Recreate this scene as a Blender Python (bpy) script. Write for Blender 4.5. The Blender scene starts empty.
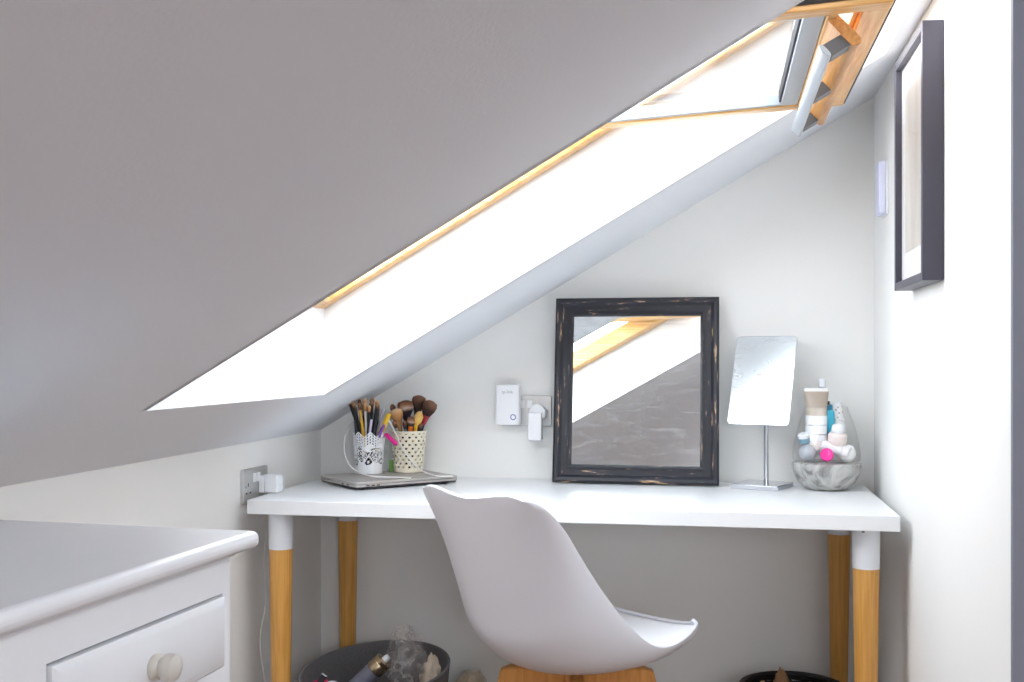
import bpy, bmesh, math, random
from mathutils import Vector, Matrix, noise
random.seed(7)
R = math.radians
scene = bpy.context.scene
COL = scene.collection

# ---------------------------------------------------------------- camera
F_PX = 1099.62
cam_d = bpy.data.cameras.new('camera')
cam = bpy.data.objects.new('camera', cam_d); COL.objects.link(cam)
cam.location = (1.1435, -3.0768, 1.0778)
cam.rotation_euler = (R(90), 0, 0.1838)
cam_d.sensor_fit = 'HORIZONTAL'; cam_d.sensor_width = 36.0
cam_d.lens = F_PX / 1024 * 36.0
cam_d.shift_y = (359.16 - 341.0) / 1024.0
cam_d.clip_start = 0.02
scene.camera = cam

# ---------------------------------------------------------------- light
world = bpy.data.worlds.new('overcast_sky'); scene.world = world
world.use_nodes = True
bg = world.node_tree.nodes['Background']
bg.inputs['Color'].default_value = (0.885, 0.94, 1.0, 1)
bg.inputs['Strength'].default_value = 5.0

def portal(name, loc, rot, sx, sy):
    d = bpy.data.lights.new(name, 'AREA'); d.shape = 'RECTANGLE'; d.size = sx; d.size_y = sy
    d.cycles.is_portal = True
    o = bpy.data.objects.new(name, d); COL.objects.link(o)
    o.location = loc; o.rotation_euler = rot
    return o
S = 0.584                                     # roof pitch (rise per metre run)
PITCH = math.atan(S)
portal('skylight_portal', (0.62, -0.96, 1.78), (0, -PITCH, 0), 2.0, 1.2)
portal('added_roof_light_portal', (3.12, -2.95, 2.50), (0, 0, 0), 1.0, 2.5)  # samples sky through the roof light added for fill
portal('added_rear_window_portal', (2.0, -4.90, 1.375), (R(90), 0, 0), 1.0, .75)  # samples sky through the added rear opening

vs = scene.view_settings
vs.view_transform = 'Standard'; vs.look = 'None'; vs.gamma = 1.0; vs.use_curve_mapping = False
vs.exposure = 1.33

# ---------------------------------------------------------------- materials
def newmat(name):
    m = bpy.data.materials.new(name); m.use_nodes = True
    nt = m.node_tree
    return m, nt, nt.nodes['Principled BSDF']

def setp(p, **k):
    for a, b in k.items():
        p.inputs[a.replace('_', ' ')].default_value = b

def rgb(h):
    """sRGB 0-255 triple to linear rgba"""
    return tuple((c/255/12.92 if c/255 <= .04045 else ((c/255+.055)/1.055)**2.4) for c in h) + (1.0,)

def plain(name, col, rough=.5, metal=0.0, var=.04, scale=30.0, bump=0.0, bscale=200.0, coat=0.0, trans=0.0, ior=1.45, sheen=0.0):
    m, nt, p = newmat(name)
    c = rgb(col)
    tc = nt.nodes.new('ShaderNodeTexCoord')
    n = nt.nodes.new('ShaderNodeTexNoise'); n.inputs['Scale'].default_value = scale; n.inputs['Detail'].default_value = 4
    nt.links.new(tc.outputs['Object'], n.inputs['Vector'])
    mx = nt.nodes.new('ShaderNodeMix'); mx.data_type = 'RGBA'
    mx.inputs[6].default_value = tuple(x*(1-var) for x in c[:3]) + (1,)
    mx.inputs[7].default_value = tuple(min(1, x*(1+var)) for x in c[:3]) + (1,)
    nt.links.new(n.outputs['Fac'], mx.inputs[0]); nt.links.new(mx.outputs[2], p.inputs['Base Color'])
    setp(p, Roughness=rough, Metallic=metal, IOR=ior)
    p.inputs['Coat Weight'].default_value = coat
    p.inputs['Transmission Weight'].default_value = trans
    p.inputs['Sheen Weight'].default_value = sheen
    if bump:
        n2 = nt.nodes.new('ShaderNodeTexNoise'); n2.inputs['Scale'].default_value = bscale; n2.inputs['Detail'].default_value = 5
        nt.links.new(tc.outputs['Object'], n2.inputs['Vector'])
        b = nt.nodes.new('ShaderNodeBump'); b.inputs['Strength'].default_value = bump; b.inputs['Distance'].default_value = .002
        nt.links.new(n2.outputs['Fac'], b.inputs['Height']); nt.links.new(b.outputs['Normal'], p.inputs['Normal'])
    return m

def wood(name, c1, c2, stretch=(30, 30, 1.5), rough=.45, coat=.15):
    m, nt, p = newmat(name)
    tc = nt.nodes.new('ShaderNodeTexCoord'); mp = nt.nodes.new('ShaderNodeMapping')
    mp.inputs['Scale'].default_value = stretch
    nt.links.new(tc.outputs['Object'], mp.inputs['Vector'])
    n = nt.nodes.new('ShaderNodeTexNoise'); n.inputs['Scale'].default_value = 3.0; n.inputs['Detail'].default_value = 6; n.inputs['Distortion'].default_value = .6
    nt.links.new(mp.outputs['Vector'], n.inputs['Vector'])
    cr = nt.nodes.new('ShaderNodeValToRGB')
    cr.color_ramp.elements[0].position = .3; cr.color_ramp.elements[0].color = rgb(c1)
    cr.color_ramp.elements[1].position = .68; cr.color_ramp.elements[1].color = rgb(c2)
    nt.links.new(n.outputs['Fac'], cr.inputs['Fac']); nt.links.new(cr.outputs['Color'], p.inputs['Base Color'])
    setp(p, Roughness=rough); p.inputs['Coat Weight'].default_value = coat
    b = nt.nodes.new('ShaderNodeBump'); b.inputs['Strength'].default_value = .15; b.inputs['Distance'].default_value = .001
    nt.links.new(n.outputs['Fac'], b.inputs['Height']); nt.links.new(b.outputs['Normal'], p.inputs['Normal'])
    return m

def glassmat(name, col=(255, 255, 255), rough=0.0, ior=1.45, refl=.6):
    m, nt, p = newmat(name)
    setp(p, Roughness=rough, IOR=ior); p.inputs['Base Color'].default_value = rgb(col)
    p.inputs['Transmission Weight'].default_value = 1.0
    # thin-walled pane: no refraction shift, only Fresnel reflection and a clear view
    nodes = nt.nodes; out = nodes['Material Output']
    tr = nodes.new('ShaderNodeBsdfTransparent'); tr.inputs['Color'].default_value = rgb(col)
    gl = nodes.new('ShaderNodeBsdfGlossy'); gl.inputs['Roughness'].default_value = rough
    lw = nodes.new('ShaderNodeLayerWeight'); lw.inputs['Blend'].default_value = .5
    pw_ = nodes.new('ShaderNodeMath'); pw_.operation = 'POWER'; pw_.inputs[1].default_value = 5.0
    nt.links.new(lw.outputs['Facing'], pw_.inputs[0])
    fr = nodes.new('ShaderNodeMath'); fr.operation = 'MULTIPLY_ADD'; r0 = ((ior-1)/(ior+1))**2
    fr.inputs[1].default_value = refl; fr.inputs[2].default_value = r0
    nt.links.new(pw_.outputs[0], fr.inputs[0])
    mx = nodes.new('ShaderNodeMixShader')
    nt.links.new(fr.outputs[0], mx.inputs[0]); nt.links.new(tr.outputs[0], mx.inputs[1]); nt.links.new(gl.outputs[0], mx.inputs[2])
    nt.links.new(mx.outputs[0], out.inputs['Surface'])
    return m

def mirrormat(name, smear=.25, rough=.015):
    m, nt, p = newmat(name)
    tc = nt.nodes.new('ShaderNodeTexCoord'); mp = nt.nodes.new('ShaderNodeMapping')
    mp.inputs['Scale'].default_value = (6, 6, 22)
    nt.links.new(tc.outputs['Object'], mp.inputs['Vector'])
    n = nt.nodes.new('ShaderNodeTexNoise'); n.inputs['Scale'].default_value = 1.3; n.inputs['Detail'].default_value = 6; n.inputs['Distortion'].default_value = 2.2
    nt.links.new(mp.outputs['Vector'], n.inputs['Vector'])
    cr = nt.nodes.new('ShaderNodeValToRGB')
    cr.color_ramp.elements[0].position = .5; cr.color_ramp.elements[0].color = (0, 0, 0, 1)
    cr.color_ramp.elements[1].position = .75; cr.color_ramp.elements[1].color = (smear, smear, smear, 1)
    nt.links.new(n.outputs['Fac'], cr.inputs['Fac'])
    setp(p, Metallic=1.0, Roughness=rough); p.inputs['Base Color'].default_value = (.86, .89, .89, 1)
    d = nt.nodes.new('ShaderNodeBsdfDiffuse'); d.inputs['Color'].default_value = (.75, .78, .8, 1)
    mx = nt.nodes.new('ShaderNodeMixShader'); out = nt.nodes['Material Output']
    nt.links.new(cr.outputs['Color'], mx.inputs[0]); nt.links.new(p.outputs[0], mx.inputs[1]); nt.links.new(d.outputs[0], mx.inputs[2])
    nt.links.new(mx.outputs[0], out.inputs['Surface'])
    return m

def worn_black(name, stretch):
    m, nt, p = newmat(name)
    tc = nt.nodes.new('ShaderNodeTexCoord'); mp = nt.nodes.new('ShaderNodeMapping'); mp.inputs['Scale'].default_value = stretch
    nt.links.new(tc.outputs['Object'], mp.inputs['Vector'])
    n = nt.nodes.new('ShaderNodeTexNoise'); n.inputs['Scale'].default_value = 1.0; n.inputs['Detail'].default_value = 5; n.inputs['Roughness'].default_value = .62
    nt.links.new(mp.outputs['Vector'], n.inputs['Vector'])
    cr = nt.nodes.new('ShaderNodeValToRGB'); e = cr.color_ramp.elements
    e[0].position = .0; e[0].color = rgb((20, 20, 26))
    e[1].position = .585; e[1].color = rgb((32, 33, 42))
    for pos, c in ((.60, (70, 70, 84)), (.625, (44, 42, 48)), (.645, (150, 116, 86)), (.70, (200, 172, 138))):
        k = e.new(pos); k.color = rgb(c)
    nt.links.new(n.outputs['Fac'], cr.inputs['Fac']); nt.links.new(cr.outputs['Color'], p.inputs['Base Color'])
    setp(p, Roughness=.48)
    return m

def ramp_z(name, stops, rough=.8, noise_amt=.12, scale=60):
    """colour follows the part's own height (Generated z): bristles, tubes with printed bands"""
    m, nt, p = newmat(name)
    tc = nt.nodes.new('ShaderNodeTexCoord'); sp = nt.nodes.new('ShaderNodeSeparateXYZ')
    nt.links.new(tc.outputs['Generated'], sp.inputs[0])
    n = nt.nodes.new('ShaderNodeTexNoise'); n.inputs['Scale'].default_value = scale
    nt.links.new(tc.outputs['Object'], n.inputs['Vector'])
    ma = nt.nodes.new('ShaderNodeMath'); ma.operation = 'MULTIPLY_ADD'; ma.inputs[1].default_value = noise_amt; 
    nt.links.new(n.outputs['Fac'], ma.inputs[0]); nt.links.new(sp.outputs['Z'], ma.inputs[2])
    cr = nt.nodes.new('ShaderNodeValToRGB'); e = cr.color_ramp.elements
    e[0].position = stops[0][0]; e[0].color = rgb(stops[0][1]); e[1].position = stops[-1][0]; e[1].color = rgb(stops[-1][1])
    for pos, c in stops[1:-1]:
        k = e.new(pos); k.color = rgb(c)
    nt.links.new(ma.outputs[0], cr.inputs['Fac']); nt.links.new(cr.outputs['Color'], p.inputs['Base Color'])
    setp(p, Roughness=rough)
    return m

def marbled(name):
    m, nt, p = newmat(name)
    tc = nt.nodes.new('ShaderNodeTexCoord')
    n = nt.nodes.new('ShaderNodeTexNoise'); n.inputs['Scale'].default_value = 16; n.inputs['Detail'].default_value = 5; n.inputs['Distortion'].default_value = 2.5
    nt.links.new(tc.outputs['Object'], n.inputs['Vector'])
    cr = nt.nodes.new('ShaderNodeValToRGB'); e = cr.color_ramp.elements
    e[0].position = .32; e[0].color = rgb((118, 116, 113)); e[1].position = .74; e[1].color = rgb((206, 204, 200))
    k = e.new(.46); k.color = rgb((172, 170, 166))
    nt.links.new(n.outputs['Fac'], cr.inputs['Fac']); nt.links.new(cr.outputs['Color'], p.inputs['Base Color'])
    setp(p, Roughness=.25); p.inputs['Coat Weight'].default_value = .5
    return m

M = {}
M['wall'] = plain('wall_paint', (244, 243, 240), .85, var=.012, scale=3, bump=.12, bscale=260)
M['ceil'] = plain('ceiling_paint', (237, 239, 244), .8, var=.015, scale=2.5, bump=.15, bscale=160)
M['reveal'] = plain('reveal_paint', (244, 244, 245), .7, var=.01, scale=3)
M['dimmed_wall'] = plain('shade_grey_blue', (128, 130, 142), .6, var=.02, scale=4)  # return wall's shade put into the colour; the far wall shares it
M['floor'] = wood('floor_wood', (120, 91, 69), (146, 114, 90), (1.2, 14, 14), .5)
M['pine'] = wood('lacquered_pine', (214, 156, 84), (243, 200, 136), (2.0, 40, 40), .35, .3)
M['pine_y'] = wood('lacquered_pine_rail', (216, 160, 90), (243, 203, 140), (40, 2.0, 40), .35, .3)
M['bamboo'] = wood('bamboo', (206, 146, 66), (228, 172, 92), (55, 55, 1.6), .4, .2)
M['chair_wood'] = wood('beech_legs', (196, 130, 58), (220, 156, 80), (30, 30, 3), .45)
M['desk'] = plain('white_laminate', (240, 241, 242), .3, var=.008, scale=8, coat=.1)
M['white_metal'] = plain('white_powder_coat', (232, 235, 240), .35, var=.01)
M['white_plastic'] = plain('white_plastic', (238, 239, 242), .35, var=.01)
M['shell'] = plain('white_polypropylene', (226, 226, 232), .42, var=.015, scale=5)
M['cushion'] = plain('white_leatherette', (238, 238, 240), .5, var=.02, scale=20, bump=.1, bscale=400)
M['chest'] = plain('white_satin_paint', (240, 241, 243), .27, var=.012, scale=6, bump=.05, bscale=60)
M['knob'] = plain('pale_knob', (212, 206, 196), .3, var=.05, scale=25, coat=.3)
M['alu'] = plain('brushed_aluminium', (196, 203, 210), .35, metal=.6, var=.03, scale=40)
M['grey_plastic'] = plain('grey_plastic', (112, 114, 118), .45)
M['gasket'] = plain('black_gasket', (40, 38, 40), .6)
M['dark'] = plain('dark_slot', (26, 26, 28), .6)
M['chrome'] = plain('chrome', (205, 208, 214), .12, metal=1.0, var=.02)
M['plate'] = plain('brushed_steel_plate', (206, 205, 204), .38, metal=.75, var=.03, scale=60)
M['mirror'] = mirrormat('smeared_mirror', .20)
M['mirror2'] = mirrormat('cosmetic_mirror', .5, .16)
M['worn_h'] = worn_black('worn_black_rail', (14, 110, 110))
M['worn_v'] = worn_black('worn_black_stile', (110, 110, 14))
M['frame_dark'] = plain('dark_wood_frame', (64, 62, 74), .4, var=.05, scale=20)
M['mat_board'] = plain('white_mat_board', (240, 240, 240), .8, var=.01)
M['pane'] = glassmat('window_glass')
M['double_pane'] = glassmat('low_e_double_glazing', (212, 216, 219), refl=.95)
M['jar_glass'] = glassmat('jar_glass', (255, 255, 255), 0.0, 1.32, .4)
M['laptop'] = plain('grey_laptop', (182, 176, 171), .42, metal=.3, var=.03, scale=12)
M['laptop_dark'] = plain('dark_laptop_base', (62, 58, 60), .5)
M['pot_white'] = plain('white_enamel', (240, 241, 243), .4, var=.01)
M['pot_cream'] = plain('cream_enamel', (236, 228, 206), .45, var=.02)
M['black'] = plain('black_lacquer', (24, 24, 28), .3, coat=.3)
M['cord'] = plain('white_cord', (240, 238, 234), .5)
M['blue_led'] = plain('blue_ring', (60, 84, 150), .4)
M['grey_print'] = plain('grey_print', (170, 172, 178), .6)
M['felt'] = plain('dark_grey_felt', (112, 109, 110), .9, var=.25, scale=160, bump=.4, bscale=300)
M['wicker'] = plain('black_wicker', (34, 30, 30), .55, var=.2, scale=80)
M['beige_fluff'] = plain('beige_fluff', (206, 188, 160), .95, var=.15, scale=90, bump=.8, bscale=220, sheen=.5)
M['marble'] = marbled('marbled_bowl')

def artmat():
    m, nt, p = newmat('beige_abstract_print')
    tc = nt.nodes.new('ShaderNodeTexCoord'); mp = nt.nodes.new('ShaderNodeMapping'); mp.inputs['Scale'].default_value = (1, 9, 1.6)
    nt.links.new(tc.outputs['Object'], mp.inputs['Vector'])
    n = nt.nodes.new('ShaderNodeTexNoise'); n.inputs['Scale'].default_value = 1.6; n.inputs['Detail'].default_value = 3
    nt.links.new(mp.outputs['Vector'], n.inputs['Vector'])
    cr = nt.nodes.new('ShaderNodeValToRGB'); e = cr.color_ramp.elements
    e[0].position = .3; e[0].color = rgb((176, 160, 146)); e[1].position = .7; e[1].color = rgb((226, 220, 210))
    nt.links.new(n.outputs['Fac'], cr.inputs['Fac']); nt.links.new(cr.outputs['Color'], p.inputs['Base Color'])
    setp(p, Roughness=.6)
    return m
M['art'] = artmat()

def bagmat():
    m, nt, p = newmat('clear_plastic_film')
    out = nt.nodes['Material Output']
    setp(p, Roughness=.22); p.inputs['Base Color'].default_value = rgb((226, 220, 216))
    tr = nt.nodes.new('ShaderNodeBsdfTransparent'); tr.inputs['Color'].default_value = (.92, .9, .9, 1)
    n = nt.nodes.new('ShaderNodeTexNoise'); n.inputs['Scale'].default_value = 26; n.inputs['Detail'].default_value = 5; n.inputs['Distortion'].default_value = 1.5
    tc = nt.nodes.new('ShaderNodeTexCoord'); nt.links.new(tc.outputs['Object'], n.inputs['Vector'])
    cr = nt.nodes.new('ShaderNodeValToRGB'); cr.color_ramp.elements[0].position = .4; cr.color_ramp.elements[0].color = (.06,)*3+(1,)
    cr.color_ramp.elements[1].position = .66; cr.color_ramp.elements[1].color = (.42,)*3+(1,)
    nt.links.new(n.outputs['Fac'], cr.inputs['Fac'])
    mx = nt.nodes.new('ShaderNodeMixShader')
    nt.links.new(cr.outputs['Color'], mx.inputs[0]); nt.links.new(tr.outputs[0], mx.inputs[1]); nt.links.new(p.outputs[0], mx.inputs[2])
    nt.links.new(mx.outputs[0], out.inputs['Surface'])
    return m
M['bag'] = bagmat()
_cache = {}
def colour(c, rough=.4, metal=0.0):
    k = (c, rough, metal)
    if k not in _cache:
        _cache[k] = plain('paint_%d_%d_%d' % c, c, rough, metal, var=.03)
    return _cache[k]

# ---------------------------------------------------------------- mesh helpers
class MB:
    def __init__(s): s.v = []; s.f = []
    def add(s, vs, fs):
        o = len(s.v); s.v += [tuple(v) for v in vs]; s.f += [tuple(i+o for i in f) for f in fs]; return s
    def box(s, x0, x1, y0, y1, z0, z1):
        vs = [(x, y, z) for x in (x0, x1) for y in (y0, y1) for z in (z0, z1)]
        return s.add(vs, [(0,1,3,2),(4,6,7,5),(0,4,5,1),(2,3,7,6),(0,2,6,4),(1,5,7,3)])
    def prism(s, poly, axis, a, b):
        """2-D polygon extruded along axis x|y|z between a and b"""
        def P(p, t): return {'x': (t, p[0], p[1]), 'y': (p[0], t, p[1]), 'z': (p[0], p[1], t)}[axis]
        n = len(poly)
        vs = [P(p, a) for p in poly] + [P(p, b) for p in poly]
        return s.add(vs, [tuple(range(n))[::-1], tuple(range(n, 2*n))] + [(i, (i+1) % n, n+(i+1) % n, n+i) for i in range(n)])
    def lathe(s, prof, n=24, c=(0,0,0), sx=1.0, sy=1.0):
        """profile of (r, z); r = 0 ends make poles"""
        rings = []; vs = []
        for r, z in prof:
            if r < 1e-6: rings.append([len(vs)]); vs.append((c[0], c[1], c[2]+z))
            else:
                rings.append(list(range(len(vs), len(vs)+n)))
                vs += [(c[0]+sx*r*math.cos(2*math.pi*k/n), c[1]+sy*r*math.sin(2*math.pi*k/n), c[2]+z) for k in range(n)]
        fs = []
        for A, B in zip(rings, rings[1:]):
            if len(A) == 1 and len(B) == 1: continue
            if len(A) == 1: fs += [(A[0], B[(k+1) % n], B[k]) for k in range(n)]
            elif len(B) == 1: fs += [(A[k], A[(k+1) % n], B[0]) for k in range(n)]
            else: fs += [(A[k], A[(k+1) % n], B[(k+1) % n], B[k]) for k in range(n)]
        return s.add(vs, fs)
    def tube(s, pts, r, n=8, caps=True):
        pts = [Vector(p) for p in pts]; vs = []; m = len(pts)
        up = Vector((0, 0, 1)); prev = None
        for i, p in enumerate(pts):
            t = (pts[min(i+1, m-1)] - pts[max(i-1, 0)]).normalized()
            if prev is None:
                a = t.orthogonal().normalized()
            else:
                a = (prev - t*prev.dot(t)).normalized()
            prev = a; b = t.cross(a)
            rr = r[i] if isinstance(r, (list, tuple)) else r
            vs += [p + rr*(a*math.cos(2*math.pi*k/n)+b*math.sin(2*math.pi*k/n)) for k in range(n)]
        fs = [(i*n+k, i*n+(k+1) % n, (i+1)*n+(k+1) % n, (i+1)*n+k) for i in range(m-1) for k in range(n)]
        if caps: fs += [tuple(range(n))[::-1], tuple(range((m-1)*n, m*n))]
        return s.add(vs, fs)
    def move(s, loc=(0,0,0), rot=None):
        mt = Matrix.Translation(loc) @ (rot.to_4x4() if rot else Matrix.Identity(4))
        s.v = [tuple(mt @ Vector(v)) for v in s.v]; return s
    def build(s, name, mat, parent=None, bevel=0.0, seg=2, smooth=True, angle=35, solidify=0.0, subd=0):
        me = bpy.data.meshes.new(name); me.from_pydata(s.v, [], s.f); me.validate()
        bm = bmesh.new(); bm.from_mesh(me); bmesh.ops.recalc_face_normals(bm, faces=bm.faces); bm.to_mesh(me); bm.free()
        if smooth:
            me.shade_smooth(); me.set_sharp_from_angle(angle=R(angle))
        me.materials.append(mat)
        o = bpy.data.objects.new(name, me); COL.objects.link(o)
        if parent: o.parent = parent
        if subd:
            md = o.modifiers.new('subd', 'SUBSURF'); md.levels = subd; md.render_levels = subd
        if solidify:
            md = o.modifiers.new('thick', 'SOLIDIFY'); md.thickness = solidify; md.offset = 0
        if bevel:
            md = o.modifiers.new('bevel', 'BEVEL'); md.width = bevel; md.segments = seg; md.limit_method = 'ANGLE'; md.angle_limit = R(40)
        return o

def tag(o, label, cat=None, group=None, kind=None):
    o['label'] = label
    if cat: o['category'] = cat
    if group: o['group'] = group
    if kind: o['kind'] = kind
    return o
def empty(name, loc, rz=0.0):
    o = bpy.data.objects.new(name, None); COL.objects.link(o); o.location = loc; o.rotation_euler = (0, 0, rz)
    o.empty_display_size = .05
    return o
def catmull(pts, k=6):
    P = [Vector(p) for p in pts]; P = [2*P[0]-P[1]] + P + [2*P[-1]-P[-2]]; out = []
    for i in range(1, len(P)-2):
        for j in range(k):
            t = j/k; a, b, c, d = P[i-1], P[i], P[i+1], P[i+2]
            out.append(.5*((2*b)+(c-a)*t+(2*a-5*b+4*c-d)*t*t+(3*b-a-3*c+d)*t**3))
    out.append(P[-2]); return out

# ================================================================ the room
W = 1.559; HK = 0.87; YB = -4.8; YE = -1.406; XR = 3.6; XF = 2.62
def cz(x): return HK + S*x                    # underside of the sloping ceiling
def fz(x): return 1.0785 + S*x                # underside of the roof-window frame
OX0, OX1, OY0, OY1 = .208, 1.51, -1.385, -.535   # opening in the ceiling
FX1 = 1.385                                   # head of the frame

tag(MB().box(-.1, XR+.1, YB-.1, .1, -.05, 0).build('floor', M['floor']), 'warm brown wooden floor of the attic room', 'floor', kind='structure')
tag(MB().box(-.08, 0, YB, 0, 0, HK).build('wall_left', M['wall']), 'low white knee wall under the sloping ceiling', 'wall', kind='structure')
tag(MB().prism([(-.08, 0), (W+.1, 0), (W+.1, cz(W+.1)), (-.08, cz(-.08))], 'y', 0, .08).build('wall_back', M['wall']), 'white end wall behind the desk', 'wall', kind='structure')
tag(MB().box(W, W+.1, YE+.012, 0, 0, cz(W)).build('wall_right', M['wall']), 'white side wall holding the framed picture', 'wall', kind='structure')
tag(MB().prism([(W, 0), (XR, 0), (XR, 2.4), (XF, 2.4), (W, cz(W))], 'y', YE, YE+.012).build('wall_return', M['dimmed_wall']), 'return wall at the right edge with its shade put in as grey', 'wall', kind='structure')  # grey-blue stands in for the wall being turned from the light
tag(MB().box(XR, XR+.08, YB, YE, 0, 2.4).build('wall_far_right', M['dimmed_wall']), 'unseen wall beyond the return, greyed to cut bounced light', 'wall', kind='structure')  # out of view; grey keeps bounced light off the sloping ceiling
rw = MB(); wx0, wx1, wz0, wz1 = 1.55, 2.45, 1.05, 1.70          # unseen rear wall behind the camera; its window is added for fill light
rw.prism([(-.08, 0), (wx0, 0), (wx0, cz(wx0)), (-.08, cz(-.08))], 'y', YB-.08, YB)
rw.box(wx0, wx1, YB-.08, YB, 0, wz0)
rw.prism([(wx0, wz1), (wx1, wz1), (wx1, cz(wx1)), (wx0, cz(wx0))], 'y', YB-.08, YB)
rw.prism([(wx1, 0), (XR+.08, 0), (XR+.08, 2.4), (XF, 2.4), (wx1, cz(wx1))], 'y', YB-.08, YB)
tag(rw.build('wall_rear', M['wall']), 'white rear wall with an added opening for fill light', 'wall', kind='structure')
QX0, QX1, QY0, QY1 = 2.68, 3.56, -4.10, -1.80      # ceiling opening for the added fill roof light, unseen behind the camera
fc = MB()
for b_ in ((XF, QX0, YB, YE), (QX1, XR+.08, YB, YE), (QX0, QX1, YB, QY0), (QX0, QX1, QY1, YE)): fc.box(*b_, 2.4, 2.43)
tag(fc.build('ceiling_flat', M['ceil']), 'flat white ceiling at the ridge', 'ceiling', kind='structure')

# sloping ceiling with the roof-window opening
def slab(mb, x0, x1, y0, y1):
    t = .02
    mb.prism([(x0, cz(x0)), (x1, cz(x1)), (x1, cz(x1)+t), (x0, cz(x0)+t)], 'y', y0, y1)
mb = MB()
xs = [-.08, OX0, OX1, W+.1]; ys = [YB, OY0, OY1, .08]
vs = []; fs = []
for t in (0, .02):
    for x in xs:
        for y in ys: vs.append((x, y, cz(x)+t))
def vid(l, i, j): return l*16+i*4+j
for i in range(3):
    for j in range(3):
        if i == 1 and j == 1: continue
        for l in (0, 1): fs.append((vid(l,i,j), vid(l,i+1,j), vid(l,i+1,j+1), vid(l,i,j+1)))
mb.add(vs, fs)
slab(mb, W+.1, XF, YB, YE+.012)
tag(mb.build('ceiling', M['ceil'], smooth=False), 'white sloping attic ceiling cut by the roof window', 'ceiling', kind='structure')

# lining of the opening
rev = empty('trim_1', (OX0, OY1, cz(OX0)))
tag(rev, 'white plastered reveal around the roof window', 'window reveal', kind='structure')
def rel(mb, e): return mb.move(-Vector(e.location))
rel(MB().box(OX0-.02, OX0, OY0-.02, OY1+.02, cz(OX0), fz(OX0)), rev).build('reveal_apron', M['reveal'], rev, smooth=False)
side = [(OX0, cz(OX0)), (OX1, cz(OX1)), (FX1, fz(FX1)), (OX0, fz(OX0))]
rel(MB().prism(side, 'y', OY1, OY1+.02), rev).build('reveal_cheek', M['reveal'], rev, smooth=False)
rel(MB().prism(side, 'y', OY0-.02, OY0), rev).build('reveal_cheek', M['reveal'], rev, smooth=False)
rel(MB().prism([(OX1, cz(OX1)), (OX1+.02, cz(OX1)+.012), (FX1+.02, fz(FX1)+.01), (FX1, fz(FX1))], 'y', OY0-.02, OY1+.02), rev).build('reveal_head', M['reveal'], rev, smooth=False)

# ================================================================ roof window
win = empty('window_1', (OX0, (OY0+OY1)/2, fz(OX0)))
tag(win, 'pine roof window swung open above the desk', 'roof window', kind='structure')
FYa, FYb = -.575, -1.335
bar = [(OX0-.03, fz(OX0-.03)), (FX1+.03, fz(FX1+.03)), (FX1+.03, fz(FX1+.03)+.07), (OX0-.03, fz(OX0-.03)+.07)]
rel(MB().prism([bar[0], bar[1], (bar[1][0], bar[1][1]+.012), (.90, fz(.90)+.012), (.86, fz(.86)+.038), (bar[0][0], bar[0][1]+.038)], 'y', FYa, OY1+.03), win).build('frame_jamb', M['pine'], win, bevel=.003)
rel(MB().prism(bar, 'y', OY0-.03, FYb), win).build('frame_jamb', M['pine'], win, bevel=.003)
for (a, b, nm) in ((OX0-.03, OX0+.03, 'frame_sill'), (FX1-.04, FX1+.03, 'frame_head')):
    rel(MB().prism([(a, fz(a)), (b, fz(b)), (b, fz(b)+.07), (a, fz(a)+.07)], 'y', FYb, FYa), win).build(nm, M['pine_y'], win, bevel=.003)
# sash in its own frame: s along the sash (towards its head), y along the pivot, n up/outward
PV = Vector((.897, 0, 1.597)); SA = R(3.4)
def sash_pt(s, y, n): return (PV.x + s*math.cos(SA) - n*math.sin(SA), y, PV.z + s*math.sin(SA) + n*math.cos(SA))
def sbox(mb, s0, s1, y0, y1, n0, n1):
    vs = [sash_pt(s, y, n) for s in (s0, s1) for y in (y0, y1) for n in (n0, n1)]
    return mb.add(vs, [(0,1,3,2),(4,6,7,5),(0,4,5,1),(2,3,7,6),(0,2,6,4),(1,5,7,3)])
SYa, SYb, SL, SH = -.600, -1.308, -.78, .517
sash = sbox(MB(), SL, SH, SYa-.038, SYa, 0, .035)
sash = rel(sash, win).build('sash_stile', M['pine'], win, bevel=.003)
rel(sbox(MB(), SL, SH, SYb, SYb+.038, 0, .05), win).build('sash_stile', M['pine'], win, bevel=.003)
ya, yb = SYa-.038, SYb+.038
top = sbox(MB(), .474, SH-.0005, yb, ya, .001, .045); sbox(top, .466, .474, yb, ya, .012, .05)
rel(top, win).build('sash_head_rail', M['pine_y'], win, bevel=.002)
rel(sbox(MB(), .420, .437, yb, ya, .0, .05), win).build('sash_inner_rail', M['pine_y'], win, bevel=.002)
rel(sbox(MB(), SL, SL+.06, yb, ya, .0, .05), win).build('sash_bottom_rail', M['pine_y'], win, bevel=.002)
gk = MB(); sbox(gk, SL, SH+.004, SYa, SYa+.004, .01, .03); sbox(gk, SL, SH+.004, SYb-.004, SYb, .01, .03); sbox(gk, SH, SH+.004, SYb, SYa, .004, .03)
rel(gk, win).build('gasket', M['gasket'], win)
lip = MB(); sbox(lip, SL, SH-.02, SYb-.03, SYb-.008, .028, .06)
rel(lip, win).build('sash_outer_lip', M['pine'], win)
# aluminium glazing trim, dark bead and pane
al = MB(); sbox(al, .384, .419, yb, ya, .004, .03); sbox(al, SL+.06, .384, ya-.012, ya, .004, .0285); sbox(al, SL+.06, .384, yb, yb+.016, .004, .03)
rel(al, win).build('glazing_trim', M['alu'], win, bevel=.002)
rel(sbox(MB(),   .380, .384, yb+.016, ya-.012, .010, .030), win).build('glazing_bead', M['gasket'], win)
rel(sbox(MB(), SL+.06, .380, yb+.016, ya-.012, .028, .034), win).build('pane', M['double_pane'], win, smooth=False)
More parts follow.
